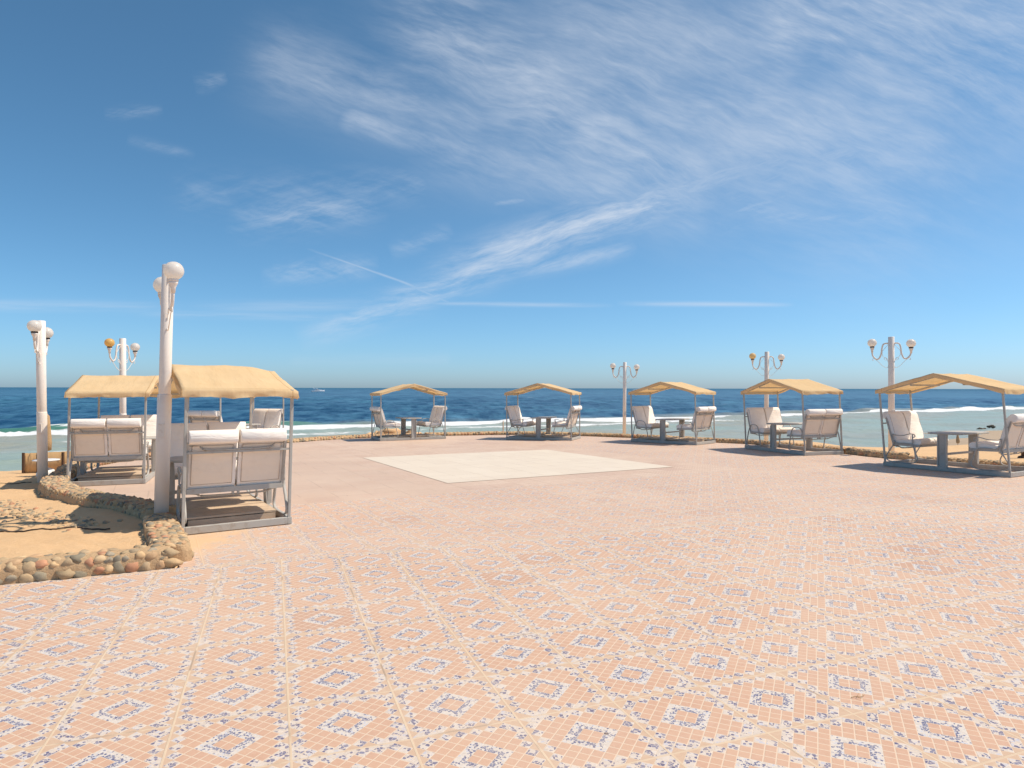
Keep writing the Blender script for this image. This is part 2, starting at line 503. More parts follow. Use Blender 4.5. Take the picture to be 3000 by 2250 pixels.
inB = inside(GX, GY, BLUFF); dB = seg_dist(GX, GY, BLUFF)
off = np.where(GX < -2, .085 * sstep_np(11.5 - GY, 0, 3) - .02, -.16) - .17 * sstep_np(-GX, 8.3, 11.3) * sstep_np(GY, 11, 15)
off = np.where((GX > 7.5), -.16 + .16 * sstep_np(GX, 8.6, 9.6), off)
off = np.where((GX < -2) & (GY > 16), -.19, off)
nz = vnoise(GX, GY, .9, 1.0) * .035 + vnoise(GX, GY, 3.2, 4.0) * .018 + vnoise(GX, GY, 9.0, 2.0) * .008
rip = np.sin((GX * .5 + GY * 1.0) * 26 + 4 * vnoise(GX, GY, 1.3, 7.0)) * .011 * (GX < -2.5) * (GY < 14)
slope = np.where(GX > 9.5, np.interp(GX, [20, 30, 37, 50, 75], [.125, .112, .080, .055, .05]), .55)
slope = slope * np.where(GX < -9.5, .8, 1)
drop = np.where(inB, 0, dB * slope * sstep_np(dB, 0, 1.0))
SZ = plane + off + (nz + rip) - drop
SZ = np.maximum(SZ, SEA - 1.2 + vnoise(GX, GY, .15, 3.0) * .3)
SZ = np.where(inP, plane - .12 - .1 * np.clip(dP, 0, 1), SZ)
grid_mesh('sand', GX, GY, SZ, M['sand'])
def sand_z(x, y):
    i = min(max(np.searchsorted(gx, x), 1), len(gx) - 1); j = min(max(np.searchsorted(gy, y), 1), len(gy) - 1)
    return float(SZ[j - 1:j + 1, i - 1:i + 1].mean())

# ------------------------------------------------------------------ sea
def sea_d_np(PX, PY): return (PX + 45) * .487 - (PY - 58) * .873
def water_mat():
    m, b = newmat('sea_water', .22, .35)
    b.inputs['IOR'].default_value = 1.33
    p = wpos(); x, y, z = xyz(p)
    along = x * .873 + y * .487
    wig = (noise(vec(along * .035, 0.0, 0.0), 1.0, 4, .6) - .5) * 9.0
    d = (x + 45.0) * .487 - (y - 58.0) * .873 + wig
    dist = (x * x + y * y).pow(.5)
    wave = noise(vec(along * .045, d * .10, 0.0), 1.0, 9, .74)
    patch = noise(vec(along * .02, d * .03, 3.0), 1.0, 5, .6)
    nA = noise(vec(x * .42 + y * .05, y * .105, 1.0), 1.0, 6, .62); nB = noise(vec(x * .085, y * .017, 6.0), 1.0, 7, .66)
    tex = (nA * sstep(dist, 420.0, 60.0) + nB * sstep(dist, 60.0, 300.0)) / (sstep(dist, 420.0, 60.0) + sstep(dist, 60.0, 300.0))
    wave2 = wave * .35 + tex * .65
    deep = mix(sstep(wave2, .41, .60), (.008, .056, .122), (.066, .195, .295))
    deep = mix(sstep(noise(vec(along * .012, d * .006, 0.0), 1.0, 4), .4, .62) * .4, deep, (.007, .045, .12))
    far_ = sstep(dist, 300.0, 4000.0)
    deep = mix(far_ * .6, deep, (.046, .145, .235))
    shal = mix(patch, (.27, .30, .24), (.38, .355, .275))
    shal = mix(sstep(wave2, .46, .62) * .45, shal, (.36, .40, .375))
    shal = mix(sstep(wave2, .50, .38) * .35, shal, (.17, .22, .215))
    turq = mix(wave, (.255, .335, .29), (.345, .40, .33))
    shal = mix(sstep(noise(vec(x * .05, y * .05, 8.0), 1.0, 3), .45, .62), shal, turq)
    c = mix(sstep(d, -15.0, 2.0), deep, shal)
    # green glassy face of the swell that is about to break, at the near end of the reef
    face = sstep(d, -9.0, -6.5) * sstep(d, -2.0, -4.2) * sstep(x, -14.0, -30.0)
    c = mix(face * .85, c, mix(wave, (.018, .14, .10), (.06, .24, .17)))
    # foam
    fn = noise(vec(along * .5, d * 1.3, 0.0), 1.0, 7, .68)
    fbig = noise(vec(along * .05, d * .09, 1.0), 1.0, 4, .6)
    b1 = sstep(d, -4.5, -2.8) * sstep(d, 2.2, -.4) * (.42 + fbig * .95)
    mid = sstep(x, -60.0, -18.0) * sstep(x, 40.0, 14.0)
    b2 = sstep(d, 5.2, 6.6) * sstep(d, 10.0, 7.6) * (.15 + fbig * .95) * (.45 + mid * .5)
    b3 = sstep(d, 11.5, 12.4) * sstep(d, 14.2, 13.0) * (fbig * .95) * (.4 + mid * .5)
    b4 = sstep(d, 16.5, 17.3) * sstep(d, 18.8, 17.8) * (fbig * .85) * mid
    lace = sstep(d, -1.0, 2.0) * sstep(d, 22.0, 6.0) * .36 * mid * (.4 + fbig)
    f = b1.mx(b2).mx(b3).mx(b4).mx(lace)
    foam = sstep(f + (fn - .5) * 1.1, .42, .62)
    caps = sstep(noise(vec(along * .10, d * .30, 5.0), 1.0, 3, .5), .735, .765) * sstep(d, -12.0, -25.0) * sstep(dist, 900.0, 200.0)
    crest = sstep(z, SEA + .62, SEA + .85) * sstep(fn, .45, .6)
    foam = foam.mx(caps * .8).mx(crest)
    c = mix(foam * .93, c, mix(fn, (.62, .65, .67), (.90, .90, .90)))
    link(c, b.inputs['Base Color'])
    link(.30 + far_ * .25 + foam * .4, b.inputs['Roughness'])
    link((.24 - far_ * .14) * foam.inv(), b.inputs['Specular IOR Level'])
    h = noise(vec(along * .5, d * 1.1, 2.0), 1.0, 6, .65) * .5 + noise(vec(along * .16, d * .42, 0.0), 1.0, 3, .6)
    n = X.nt.nodes.new('ShaderNodeBump'); n.inputs['Distance'].default_value = .55
    link(h, n.inputs['Height']); link(.85 - far_ * .5, n.inputs['Strength'])
    X.nt.links.new(n.outputs[0], b.inputs['Normal'])
    return m
rows = [14.0]
while rows[-1] < 420: rows.append(rows[-1] * 1.0065)
while rows[-1] < 80000: rows.append(rows[-1] * 1.12)
ry = np.array(rows); cx = np.linspace(-1.75, 1.75, 520)
WX = ry[:, None] * cx[None, :]; WY = np.repeat(ry[:, None], len(cx), 1)
D = sea_d_np(WX, WY); AL = WX * .873 + WY * .487
fade = 1 - sstep_np(WY, 200, 420)
rs = np.random.RandomState(4)
WZ = np.zeros_like(WX)
for i in range(22):
    lam = 3.0 * 1.19 ** (i % 11) * rs.uniform(.9, 1.1); th = rs.normal(0, .45)
    kk = 2 * PI / lam; amp = .0085 * lam ** .9
    WZ += amp * np.sin(kk * (D * math.cos(th) + AL * math.sin(th)) + rs.uniform(0, 6.28))
sea_amp = np.where(D < -3, 1.0, .35)
WZ *= sea_amp * fade
wob = 2.0 * np.sin(AL * .05) + 1.3 * np.sin(AL * .13 + 1)
WZ += 1.0 * np.exp(-((D + 5 + wob * .4) / 2.0) ** 2) * (.55 + .45 * np.sin(AL * .045 + 2.2)) * (.5 + .5 * sstep_np(-WX, 10, 32))
WZ += .30 * np.exp(-((D + 1 + wob * .4) / 1.4) ** 2)
WZ += .16 * np.exp(-((D - 7.3 + wob * .4) / 1.0) ** 2) + .14 * np.exp(-((D - 13 + wob * .4) / .9) ** 2)
grid_mesh('water', WX, WY, WZ + SEA, water_mat())

# ------------------------------------------------------------------ rubble walls
_ico = bmesh.new(); bmesh.ops.create_icosphere(_ico, subdivisions=2, radius=1)
ICO_V = [v.co.copy() for v in _ico.verts]; ICO_F = [[v.index for v in f.verts] for f in _ico.faces]; _ico.free()
PAL = [(.36, .30, .225), (.27, .25, .205), (.44, .35, .24), (.52, .39, .25), (.46, .32, .21), (.30, .28, .24), (.55, .43, .29), (.40, .32, .23), (.45, .25, .17), (.23, .215, .185), (.48, .38, .26)]
def add_stone(V, F, C, rng, c, size, rot, angular=.3):
    base = len(V); sd = rng.uniform(0, 100)
    col = Vector(rng.choice(PAL)) * rng.uniform(.85, 1.2); col = Vector((col.x * 1.10, col.y, col.z * .86))
    for v in ICO_V:
        k = 1 + angular * mnoise.noise(v * 1.3 + Vector((sd, 0, 0))) + .1 * mnoise.noise(v * 3.5 + Vector((0, sd, 0)))
        p = Vector((v.x * size[0], v.y * size[1], v.z * size[2])) * k
        V.append(rot @ p + c); C.append((*col, 1))
    for f in ICO_F: F.append([i + base for i in f])
def stones_obj(V, F, C, parent, name='stones'):
    me = bpy.data.meshes.new(name); me.from_pydata(V, [], F); me.materials.append(M['stone'])
    a = me.color_attributes.new('tint', 'FLOAT_COLOR', 'POINT')
    a.data.foreach_set('color', np.array(C, np.float32).ravel())
    me.polygons.foreach_set('use_smooth', np.ones(len(F), bool)); me.update()
    o = bpy.data.objects.new(name, me); COL.objects.link(o); o.parent = parent
    return o
def rubble_wall(name, label, pts, width, height, ssize, seed, dens=1.0, sink=.25, sides=(-1, 1), group=None, angular=.35, hfun=None):
    """pts is the middle line on the ground; stones sit in the faces and the top"""
    rng = random.Random(seed)
    path = smooth_path([(x, y, 0) for x, y in pts], 10)
    # resample
    res = [path[0]]; step = min(.08, ssize)
    for a, b in zip(path, path[1:]):
        L = (b - a).length; k = max(1, int(L / step))
        for i in range(1, k + 1): res.append(a.lerp(b, i / k))
    root = tag(empty(name, (res[0].x, res[0].y, pz(res[0].x, res[0].y))), label, 'stone wall', group)
    o = Vector(root.location)
    mb = MB(); secs = []; tot = len(res)
    def frame(i):
        t = (res[min(i + 1, tot - 1)] - res[max(i - 1, 0)]).normalized(); return t, Vector((-t.y, t.x, 0))
    def hh(i):
        k = hfun(i / (tot - 1)) if hfun else 1.0
        return height * k * (1 + .10 * mnoise.noise(res[i] * 1.7 + Vector((seed, 0, 0))))
    for i in range(tot):
        t, n = frame(i); h = hh(i); w = width / 2 * (1 + .08 * mnoise.noise(res[i] * 2.3 + Vector((0, seed, 0))))
        endk = min(1, min(i, tot - 1 - i) * step / (width * .4) + .55)
        z0 = pz(res[i].x, res[i].y) - .3
        prof = [(-1.0, 0), (-.96, .3 + h * .55), (-.80, .3 + h * .88), (-.45, .3 + h * .985), (0, .3 + h), (.45, .3 + h * .985), (.80, .3 + h * .88), (.96, .3 + h * .55), (1.0, 0)]
        secs.append([Vector((res[i].x, res[i].y, z0)) + n * a * w * endk + Vector((0, 0, b + (.012 * mnoise.noise(Vector((i * .6, a * 3, seed))) if b else 0))) - o for a, b in prof])
    mb.loft(secs); mb.build('mortar', M['mortar'], root)
    V, F, C = [], [], []
    lens = [0.0]
    for a, b in zip(res, res[1:]): lens.append(lens[-1] + (b - a).length)
    Ltot = lens[-1]
    def at(s):
        i = min(int(np.searchsorted(lens, s)), tot - 1); return i
    # faces
    for sd in sides:
        nrow = max(1, int(round(height / (ssize * .95))))
        for r in range(nrow):
            s = rng.uniform(0, ssize)
            big = (1.28 if r == 0 else .88) if nrow > 1 else 1.0
            while s < Ltot:
                a = ssize * rng.choice((.6, .78, .95, 1.15, 1.45)) * rng.uniform(.92, 1.08) * big
                s += a * .46
                i = at(s); t, n = frame(i); h = hh(i)
                if rng.random() < dens:
                    zc = pz(res[i].x, res[i].y) + h * (r + .46) / nrow * .95 + rng.uniform(-.014, .014)
                    lean_in = -.04 + .13 * (r / max(1, nrow - 1)) if nrow > 1 else 0
                    c = Vector((res[i].x, res[i].y, zc)) + n * sd * (width / 2 * (.97 - lean_in) - a * sink * .55)
                    rot = Matrix.Rotation(math.atan2(t.y, t.x), 3, 'Z') @ Matrix.Rotation(rng.uniform(-.45, .45), 3, 'Y') @ Matrix.Rotation(rng.uniform(-.3, .3), 3, 'X')
                    add_stone(V, F, C, rng, c - o, (a * .52, a * .31, min(a * .5, h / nrow * .66) * rng.uniform(.75, 1.08)), rot, angular)
                s += a * .46
    # ends
    for e in (0, tot - 1):
        t, n = frame(e); dr = -1 if e == 0 else 1
        for k in range(int(width / ssize * 2.6)):
            a = ssize * rng.uniform(.7, 1.1); lat = rng.uniform(-.46, .46) * width
            c = Vector((res[e].x, res[e].y, pz(res[e].x, res[e].y) + hh(e) * rng.uniform(.12, .9))) + n * lat * .75 + t * dr * (-a * .15 - .35 * abs(lat))
            add_stone(V, F, C, rng, c - o, (a * .5, a * .5, a * .42), Matrix.Rotation(rng.uniform(0, PI), 3, 'Z') @ Matrix.Rotation(rng.uniform(-.5, .5), 3, 'Y'), angular)
    # top
    ncol = max(1, int(round(width / (ssize * 1.15))))
    for q in range(ncol):
        s = rng.uniform(0, ssize)
        while s < Ltot:
            a = ssize * rng.uniform(.65, 1.2)
            i = at(s); t, n = frame(i)
            if rng.random() < dens * .92:
                lat = ((q + .5) / ncol - .5) * width * .78 + rng.uniform(-.02, .02)
                k = abs(lat) / (width / 2)
                c = Vector((res[i].x, res[i].y, pz(res[i].x, res[i].y) + hh(i) * (1 - .10 * k * k) - a * .13)) + n * lat
                rot = Matrix.Rotation(math.atan2(t.y, t.x) + rng.uniform(-.8, .8), 3, 'Z') @ Matrix.Rotation(rng.uniform(-.2, .2), 3, 'Y')
                add_stone(V, F, C, rng, c - o, (a * .62, a * .46, a * .28), rot, angular)
            s += a * 1.2
    stones_obj(V, F, C, root)
    return root
WG = 'rubble stone walls edging the terrace'
rubble_wall('stone_wall', 'low wall of big rounded stones beside the tiled floor, in front of the sand bed', [(-7.5, 4.15), (-5.6, 4.98), (-4.3, 5.52), (-3.5, 5.86), (-3.14, 6.04)],
            .30, .175, .108, 3, 1.0, .34, (-1, 1), WG, .62)
rubble_wall('stone_wall', 'short broad stone wall running from the corner of the front wall to the lamp beside the nearest swing', [(-3.16, 6.08), (-3.40, 6.5), (-3.72, 7.0), (-4.0, 7.48), (-4.16, 7.72)],
            .36, .17, .080, 5, 1.0, .2, (-1, 1), WG, .5)
rubble_wall('stone_wall', 'winding cobble wall from the tall white lamp to the swing with the wide flat canopy', [(-4.22, 7.95), (-4.62, 8.32), (-5.3, 8.80), (-6.0, 9.28), (-6.75, 9.9), (-7.35, 10.55), (-7.72, 11.1), (-7.95, 11.42)],
            .42, .20, .075, 7, .97, .3, (-1, 1), WG, .45)
rubble_wall('stone_wall', 'low stone wall curving round the back of the two left swings', [(-8.1, 11.7), (-8.55, 12.55), (-9.05, 13.45), (-9.42, 14.6), (-9.5, 16.2), (-9.2, 18.5), (-8.42, 20.15)],
            .34, .16, .09, 9, .95, .25, (-1, 1), WG)
rubble_wall('stone_wall', 'ochre stone kerb along the seaward edge left of the middle swings', [(-8.35, 20.25), (-7.45, 21.75), (-6.72, 22.8), (-6.0, 23.68), (-4.95, 24.35), (-3.45, 24.95)],
            .30, .115, .08, 11, .95, .25, (-1, 1), WG)
rubble_wall('stone_wall', 'rough stone kerb behind the two middle swings at the sea', [(-3.3, 25.0), (-1.95, 25.3), (-.9, 25.6), (.2, 25.62), (1.7, 25.2), (3.05, 24.5), (4.45, 23.45)],
            .32, .12, .09, 13, .95, .2, (-1, 1), WG, .5)
rubble_wall('stone_wall', 'stone kerb curving along the water behind the third and fourth swings from the right', [(4.5, 23.4), (5.55, 22.35), (6.55, 21.2), (7.35, 20.5), (7.92, 19.6), (8.38, 18.35), (8.72, 17.1)],
            .30, .125, .085, 15, .97, .22, (-1, 1), WG, .4)
rubble_wall('stone_wall', 'stone kerb between the sand and the paving behind the rightmost swing', [(8.74, 17.0), (8.9, 16.25), (9.14, 15.62), (9.5, 15.2), (10.05, 14.85), (10.75, 13.9), (11.4, 12.95), (12.7, 12.0), (15.5, 11.2)],
            .30, .15, .085, 17, .97, .22, (-1, 1), WG, .4, hfun=lambda k: 1.0 if k < .24 else (.55 if k < .5 else .4))
# half buried row of cobbles in the sand bed
def cobble_row():
    rng = random.Random(21)
    path = smooth_path([(-7.35, 9.5, 0), (-7.1, 9.0, 0), (-6.55, 8.55, 0), (-5.9, 8.12, 0), (-5.3, 7.78, 0), (-4.75, 7.5, 0)], 10)
    root = None; o_ = Vector((path[0].x, path[0].y, sand_z(path[0].x, path[0].y)))
    o = o_; V, F, C = [], [], []
    for k in range(460):
        i = rng.randrange(len(path) - 1); p = path[i].lerp(path[i + 1], rng.random())
        t = (path[i + 1] - path[i]).normalized(); n = Vector((-t.y, t.x, 0))
        p = p + n * rng.gauss(0, .13); a = rng.uniform(.03, .075)
        rot = Matrix.Rotation(rng.uniform(0, PI), 3, 'Z') @ Matrix.Rotation(rng.uniform(-.3, .3), 3, 'Y')
        add_stone(V, F, C, rng, Vector((p.x, p.y, sand_z(p.x, p.y) + a * rng.uniform(-.26, .02))) - o, (a * .6, a * .45, a * .34), rot, .35)
    ob = stones_obj(V, F, C, None, 'cobbles'); ob.location = o
    tag(ob, 'half buried band of small cobbles lying in the sand in front of the winding wall', 'cobbles', None, 'stuff')
cobble_row()
# ochre rock outcrop beyond the kerb
def outcrop():
    rng = random.Random(31)
    root = tag(empty('rock_outcrop', (-4.6, 25.5, -.3)), 'ochre rocks heaped beyond the kerb behind the left middle swing', 'rocks')
    V, F, C = [], [], []
    for k in range(70):
        x = rng.uniform(-1.3, 1.9); y = rng.uniform(-.25, .8); a = rng.uniform(.12, .36) * (1 - .2 * abs(x))
        add_stone(V, F, C, rng, Vector((x, y, -.12 + .22 * math.exp(-((x) / 1.1) ** 2) * rng.random())), (a, a * .8, a * .6), Matrix.Rotation(rng.uniform(0, PI), 3, 'Z'), .6)
    C = [(.58 * k_, .37 * k_, .2 * k_, 1) for k_ in [c[0] * 2.4 for c in C]]
    stones_obj(V, F, C, root)
outcrop()
def beach_rock(x, y, s, label, seed):
    rng = random.Random(seed); V, F, C = [], [], []
    root = tag(empty('beach_rock', (x, y, SEA)), label, 'rock', 'dark rocks at the waterline')
    for k in range(5):
        a = s * rng.uniform(.5, 1.0)
        add_stone(V, F, C, rng, Vector((rng.uniform(-s, s), rng.uniform(-s, s) * .6, .1 + a * .2)), (a, a * .8, a * .55), Matrix.Rotation(rng.uniform(0, PI), 3, 'Z'), .7)
    C = [(.09, .075, .06, 1)] * len(V)
    stones_obj(V, F, C, root)
beach_rock(51, 71, .34, 'dark rock at the waterline seen over the right swing table', 41)
beach_rock(55.6, 76, .36, 'small dark rock in the shallows left of the rightmost backrest', 43)

# ------------------------------------------------------------------ canopy swings
L_, W_, HE, HP = 2.38, 1.21, 1.62, 1.95
def hoop(style, y):
    if style == 'loop':
        pts = [(-1.10, y, .10), (-1.14, y, .16), (-1.08, y, .45), (-1.01, y, .62), (-.93, y, .685), (-.82, y, .69), (-.71, y, .655), (-.65, y, .55), (-.59, y, .30), (-.56, y, .15), (-.60, y, .10), (-.85, y, .095)]
    else:
        pts = [(-1.02, y, .10), (-1.12, y, .13), (-1.15, y, .20), (-1.08, y, .33), (-1.0, y, .46), (-.985, y, .55), (-.93, y, .50), (-.72, y, .50), (-.60, y, .47), (-.55, y, .33), (-.50, y, .20), (-.54, y, .12), (-.66, y, .095), (-.85, y, .095)]
    return smooth_path(pts, 5, True)
def scroll_arm(y):
    return smooth_path([(-1.0, y, .52), (-1.01, y, .68), (-.96, y, .665), (-.80, y, .665), (-.66, y, .70), (-.575, y, .695), (-.55, y, .66), (-.575, y, .635), (-.60, y, .65)], 5)
def cushion_back(mb, y0, y1):
    prof = [(-.965, .50), (-.945, .56), (-.975, .70), (-1.03, .88), (-1.075, 1.03), (-1.10, 1.095), (-1.15, 1.15), (-1.215, 1.155), (-1.255, 1.115), (-1.262, 1.05), (-1.235, 1.01), (-1.185, 1.01),
            (-1.165, 1.035), (-1.15, 1.03), (-1.13, .95), (-1.09, .80), (-1.045, .63), (-1.01, .50)]
    pr = [p for p in smooth_path([(a, 0, b) for a, b in prof], 3, True)]
    cx_, cz_ = -1.07, .83
    ys = [(0, .965), (.012, .985), (.03, 1.0), (.5, 1.006), (.97, 1.0), (.988, .985), (1, .965)]
    secs = []
    for f, k in ys:
        y = y0 + (y1 - y0) * f
        ins = (1 - k) * .45
        sec = []
        for q in pr:
            # shrink the section towards its own middle line near the side seams
            mx_ = -1.0 - (q.z - .5) * .26
            sec.append((mx_ + (q.x - mx_) * (1 - ins * 9) + .004 * math.sin(q.z * 21 + y * 9), y, q.z + (cz_ - q.z) * ins * .25))
        secs.append(sec)
    mb.loft(secs)
def cushion_seat(mb, y0, y1):
    prof = [(-.985, .475), (-.99, .52), (-.95, .555), (-.85, .565), (-.70, .578), (-.58, .60), (-.505, .605), (-.455, .575), (-.445, .525), (-.475, .485), (-.56, .475), (-.75, .465)]
    pr = [p for p in smooth_path([(a, 0, b) for a, b in prof], 3, True)]
    secs = []
    for f, k in [(0, .82), (.02, .95), (.06, 1.0), (.5, 1.03), (.94, 1.0), (.98, .95), (1, .82)]:
        y = y0 + (y1 - y0) * f
        secs.append([(q.x + (-.72 - q.x) * (1 - k) * .08, y, .525 + (q.z - .525) * k) for q in pr])
    mb.loft(secs)
def canopy_swing(label, x, y, rz, style='loop', lean=0.0, platform=True, seed=0, droop=0.0):
    rng = random.Random(seed)
    root = tag(empty('canopy_swing', (x, y, pz(x, y) + .006), rz), label, 'garden swing', 'canopied garden swings round the terrace')
    b = math.atan2(x, y)
    lw = Vector((-math.cos(b), math.sin(b), 0)) * math.tan(R(lean))
    lv = Matrix.Rotation(-rz, 3, 'Z') @ lw
    def sh(co): return (co.x + lv.x * max(0, co.z - .08), co.y + lv.y * max(0, co.z - .08), co.z)
    slope_x = SX * math.cos(rz) + SY * math.sin(rz); slope_y = -SX * math.sin(rz) + SY * math.cos(rz)
    def settle(mb): return mb.xf(lambda c: (c.x, c.y, c.z + slope_x * c.x + slope_y * c.y))
    def put(mb, name, m, par=root, leaning=False):
        if leaning: mb.xf(sh)
        settle(mb); return mb.build(name, m, par)
    hl, hw = L_ / 2, W_ / 2
    # base frame
    mb = MB()
    for s in (-1, 1):
        mb.box((0, s * (hw - .025), .0425), (L_, .05, .085)); mb.box((s * (hl - .025), 0, .0425), (.05, W_ - .1, .081))
    put(mb.bevel(.004, 1), 'base_frame', M['frame'])
    # posts
    for sx in (-1, 1):
        for sy in (-1, 1):
            mb = MB(); mb.box((sx * (hl - .028), sy * (hw - .028), (.085 + HE) / 2), (.034, .034, HE - .085))
            put(mb.bevel(.004, 1), 'post', M['frame'], root, True)
    for sx in (-1, 1):
        mb = MB(); mb.bar((sx * (hl - .028), -hw + .05, .905), (sx * (hl - .028), hw - .05, .905), .024, .024)
        put(mb, 'back_rail', M['frame'], root, True)
    # roof frame
    mb = MB()
    for s in (-1, 1):
        yy = s * (hw - .03)
        if droop and s * droop > 0 or (droop < 0 and s < 0):
            mb.bar((-hl + .03, yy, HE - .06), (0, yy, HP - .17), .03, .03); mb.bar((0, yy, HP - .17), (hl - .03, yy, HE - .06), .03, .03)
        else:
            mb.bar((-hl + .03, yy, HE - .045), (0, yy, HP - .075), .03, .03); mb.bar((0, yy, HP - .075), (hl - .03, yy, HE - .045), .03, .03)
        mb.bar((s * (hl - .03), -hw + .05, HE - .045), (s * (hl - .03), hw - .05, HE - .045), .03, .03)
        mb.bar((s * .5, -hw + .06, HE + .55 * (HP - HE) - .085), (s * .5, hw - .12, HE + .55 * (HP - HE) - .085), .045, .035)
    put(mb, 'roof_frame', M['frame'], root, True)
    # canopy cloth: roof, rake flaps and eave flaps
    mb = MB(); bm = mb.bm
    NX, NY = 44, 26
    def roof(u, v):
        xx = u * (hl + .03); yy = v * (hw + .03)
        a = abs(u)
        z = HP + (HE - HP) * a
        z += .018 * math.exp(-(u / .06) ** 2) * 0 - .03 * math.sin(PI * a) * (1 - v * v) * .9
        z -= .012 * (1 - (2 * abs(v) - 1) ** 2) * math.exp(-(u / .15) ** 2)
        wr = mnoise.noise((u * 2.2 + seed * 3.1, v * 5.5, seed)) * .011 + mnoise.noise((u * 7 + seed, v * 11, seed + 5)) * .005
        z += wr * min(1, (1 - a) * 5 + .25) * min(1, a * 6 + .2)
        if droop:
            k = sstep_np(np.array(v), .25, 1.0).item() if droop > 0 else sstep_np(np.array(-v), .25, 1.0).item()
            z -= abs(droop) * k * k * (.35 + .65 * max(0, math.cos(u * PI * .5)))
        return Vector((xx, yy, z))
    G_ = [[bm.verts.new(roof(-1 + 2 * i / NX, -1 + 2 * j / NY)) for j in range(NY + 1)] for i in range(NX + 1)]
    for i in range(NX):
        for j in range(NY):
            f = bm.faces.new([G_[i][j], G_[i + 1][j], G_[i + 1][j + 1], G_[i][j + 1]]); f.smooth = True
    def flap(edge, out, ph):
        prev = edge; n = len(edge)
        for r in range(1, 4):
            row = []
            for i, v in enumerate(edge):
                t = i / (n - 1)
                d = (.088 + .030 * mnoise.noise((t * 4 + ph, seed * 1.7, 2)) + .012 * mnoise.noise((t * 13 + ph, seed, 9))) * r / 3
                o = .012 * mnoise.noise((t * 7 + ph, r * .6, seed)) * r
                row.append(bm.verts.new(v.co + Vector((out[0] * (.004 + o), out[1] * (.004 + o), -d))))
            for i in range(n - 1):
                f = bm.faces.new([prev[i], prev[i + 1], row[i + 1], row[i]]); f.smooth = True
            prev = row
    flap([G_[i][0] for i in range(NX + 1)], (0, -1), 1.0 + seed); flap([G_[i][NY] for i in range(NX + 1)], (0, 1), 5.0 + seed)
    flap([G_[0][j] for j in range(NY + 1)], (-1, 0), 9.0 + seed); flap([G_[NX][j] for j in range(NY + 1)], (1, 0), 13.0 + seed)
    put(mb, 'canopy', M['canopy'], root, True)
    # benches
    for s in (-1, 1):
        mir = (lambda c: c) if s < 0 else (lambda c: (-c.x, c.y, c.z))
        def bput(mb, name, m, par): mb.xf(mir); settle(mb); return mb.build(name, m, par)
        mb = MB()
        for yy in (-.53, .53):
            mb.bar((-1.01, yy, .475), (-.47, yy, .46), .03, .05)
            mb.bar((-1.01, yy, .475), (-1.165, yy, 1.02), .03, .03)
        mb.bar((-1.015, -.53, .455), (-1.015, .53, .455), .04, .06); mb.bar((-.50, -.53, .455), (-.50, .53, .455), .03, .045)
        fr = bput(mb, 'bench', M['frame'], root)
        mb = MB(); mb.tube(smooth_path([(-1.13, -.52, .985), (-1.135, -.42, .98), (-1.165, -.33, .935), (-1.17, 0, .93), (-1.165, .33, .935), (-1.135, .42, .98), (-1.13, .52, .985)], 5), .012, 7)
        bput(mb, 'back_bar', M['frame'], fr)
        mb = MB(); mb.tube(smooth_path([(-.96, -.52, .43), (-.95, -.42, .415), (-.93, -.33, .385), (-.93, 0, .38), (-.93, .33, .385), (-.95, .42, .415), (-.96, .52, .43)], 5), .012, 7)
        for yy in (-.03, .03): mb.box((-1.0, yy, .425), (.03, .025, .06))
        bput(mb, 'under_bar', M['frame'], fr)
        for sy in (-1, 1):
            mb = MB(); mb.tube(hoop(style, sy * .555), .019, 8, True, .55)
            if style == 'scroll': mb.tube(scroll_arm(sy * .555), .016, 8, False, .55); mb.bar((-.60, sy * .555, .50), (-.60, sy * .555, .69), .02, .02)
            bput(mb, 'armrest', M['frame'], fr)
            y0, y1 = (.012, .525) if sy > 0 else (-.525, -.012)
            mb = MB(); cushion_back(mb, y0, y1); mb.mi = 1
            for ye in (y0 + .004, y1 - .004):
                mb.tube(smooth_path([(-.975, ye, .53), (-.985, ye, .68), (-1.035, ye, .88), (-1.08, ye, 1.03), (-1.11, ye, 1.10), (-1.16, ye, 1.14), (-1.215, ye, 1.14), (-1.245, ye, 1.10)], 4), .0042, 5)
            bc = bput(mb, 'back_cushion', [M['cushion'], M['piping']], fr)
            mb = MB(); cushion_seat(mb, y0, y1); bput(mb, 'seat_cushion', M['cushion'], fr)
            mb = MB(); yi0, yi1 = y0 + .04, y1 - .04
            secs = []
            for zz in (.525, .60, .70, .80, .90, .985):
                xo = -1.012 - (zz - .5) * .27 - .0085 + .003 * math.sin(zz * 17 + y0 * 5)
                secs.append([(xo, yi0, zz), (xo, yi1, zz), (xo + .014, yi1, zz), (xo + .014, yi0, zz)])
            mb.loft(secs, True, False); mb.mi = 1
            xa, xb = secs[0][0][0] - .002, secs[-1][0][0] - .002
            mb.tube([(xa, yi0, .53), (xb, yi0, .98), (xb, yi1, .98), (xa, yi1, .53)], .004, 5, True)
            bput(mb, 'back_panel', [M['panel'], M['piping']], fr)
    # table
    t = [(-.33, -.50), (-.22, -.64), (.22, -.64), (.33, -.50), (.33, .50), (.22, .64), (-.22, .64), (-.33, .50)]
    mb = MB(); mb.slab(t, .725, .757); tb = put(mb.bevel(.006, 1), 'table', M['frame'])
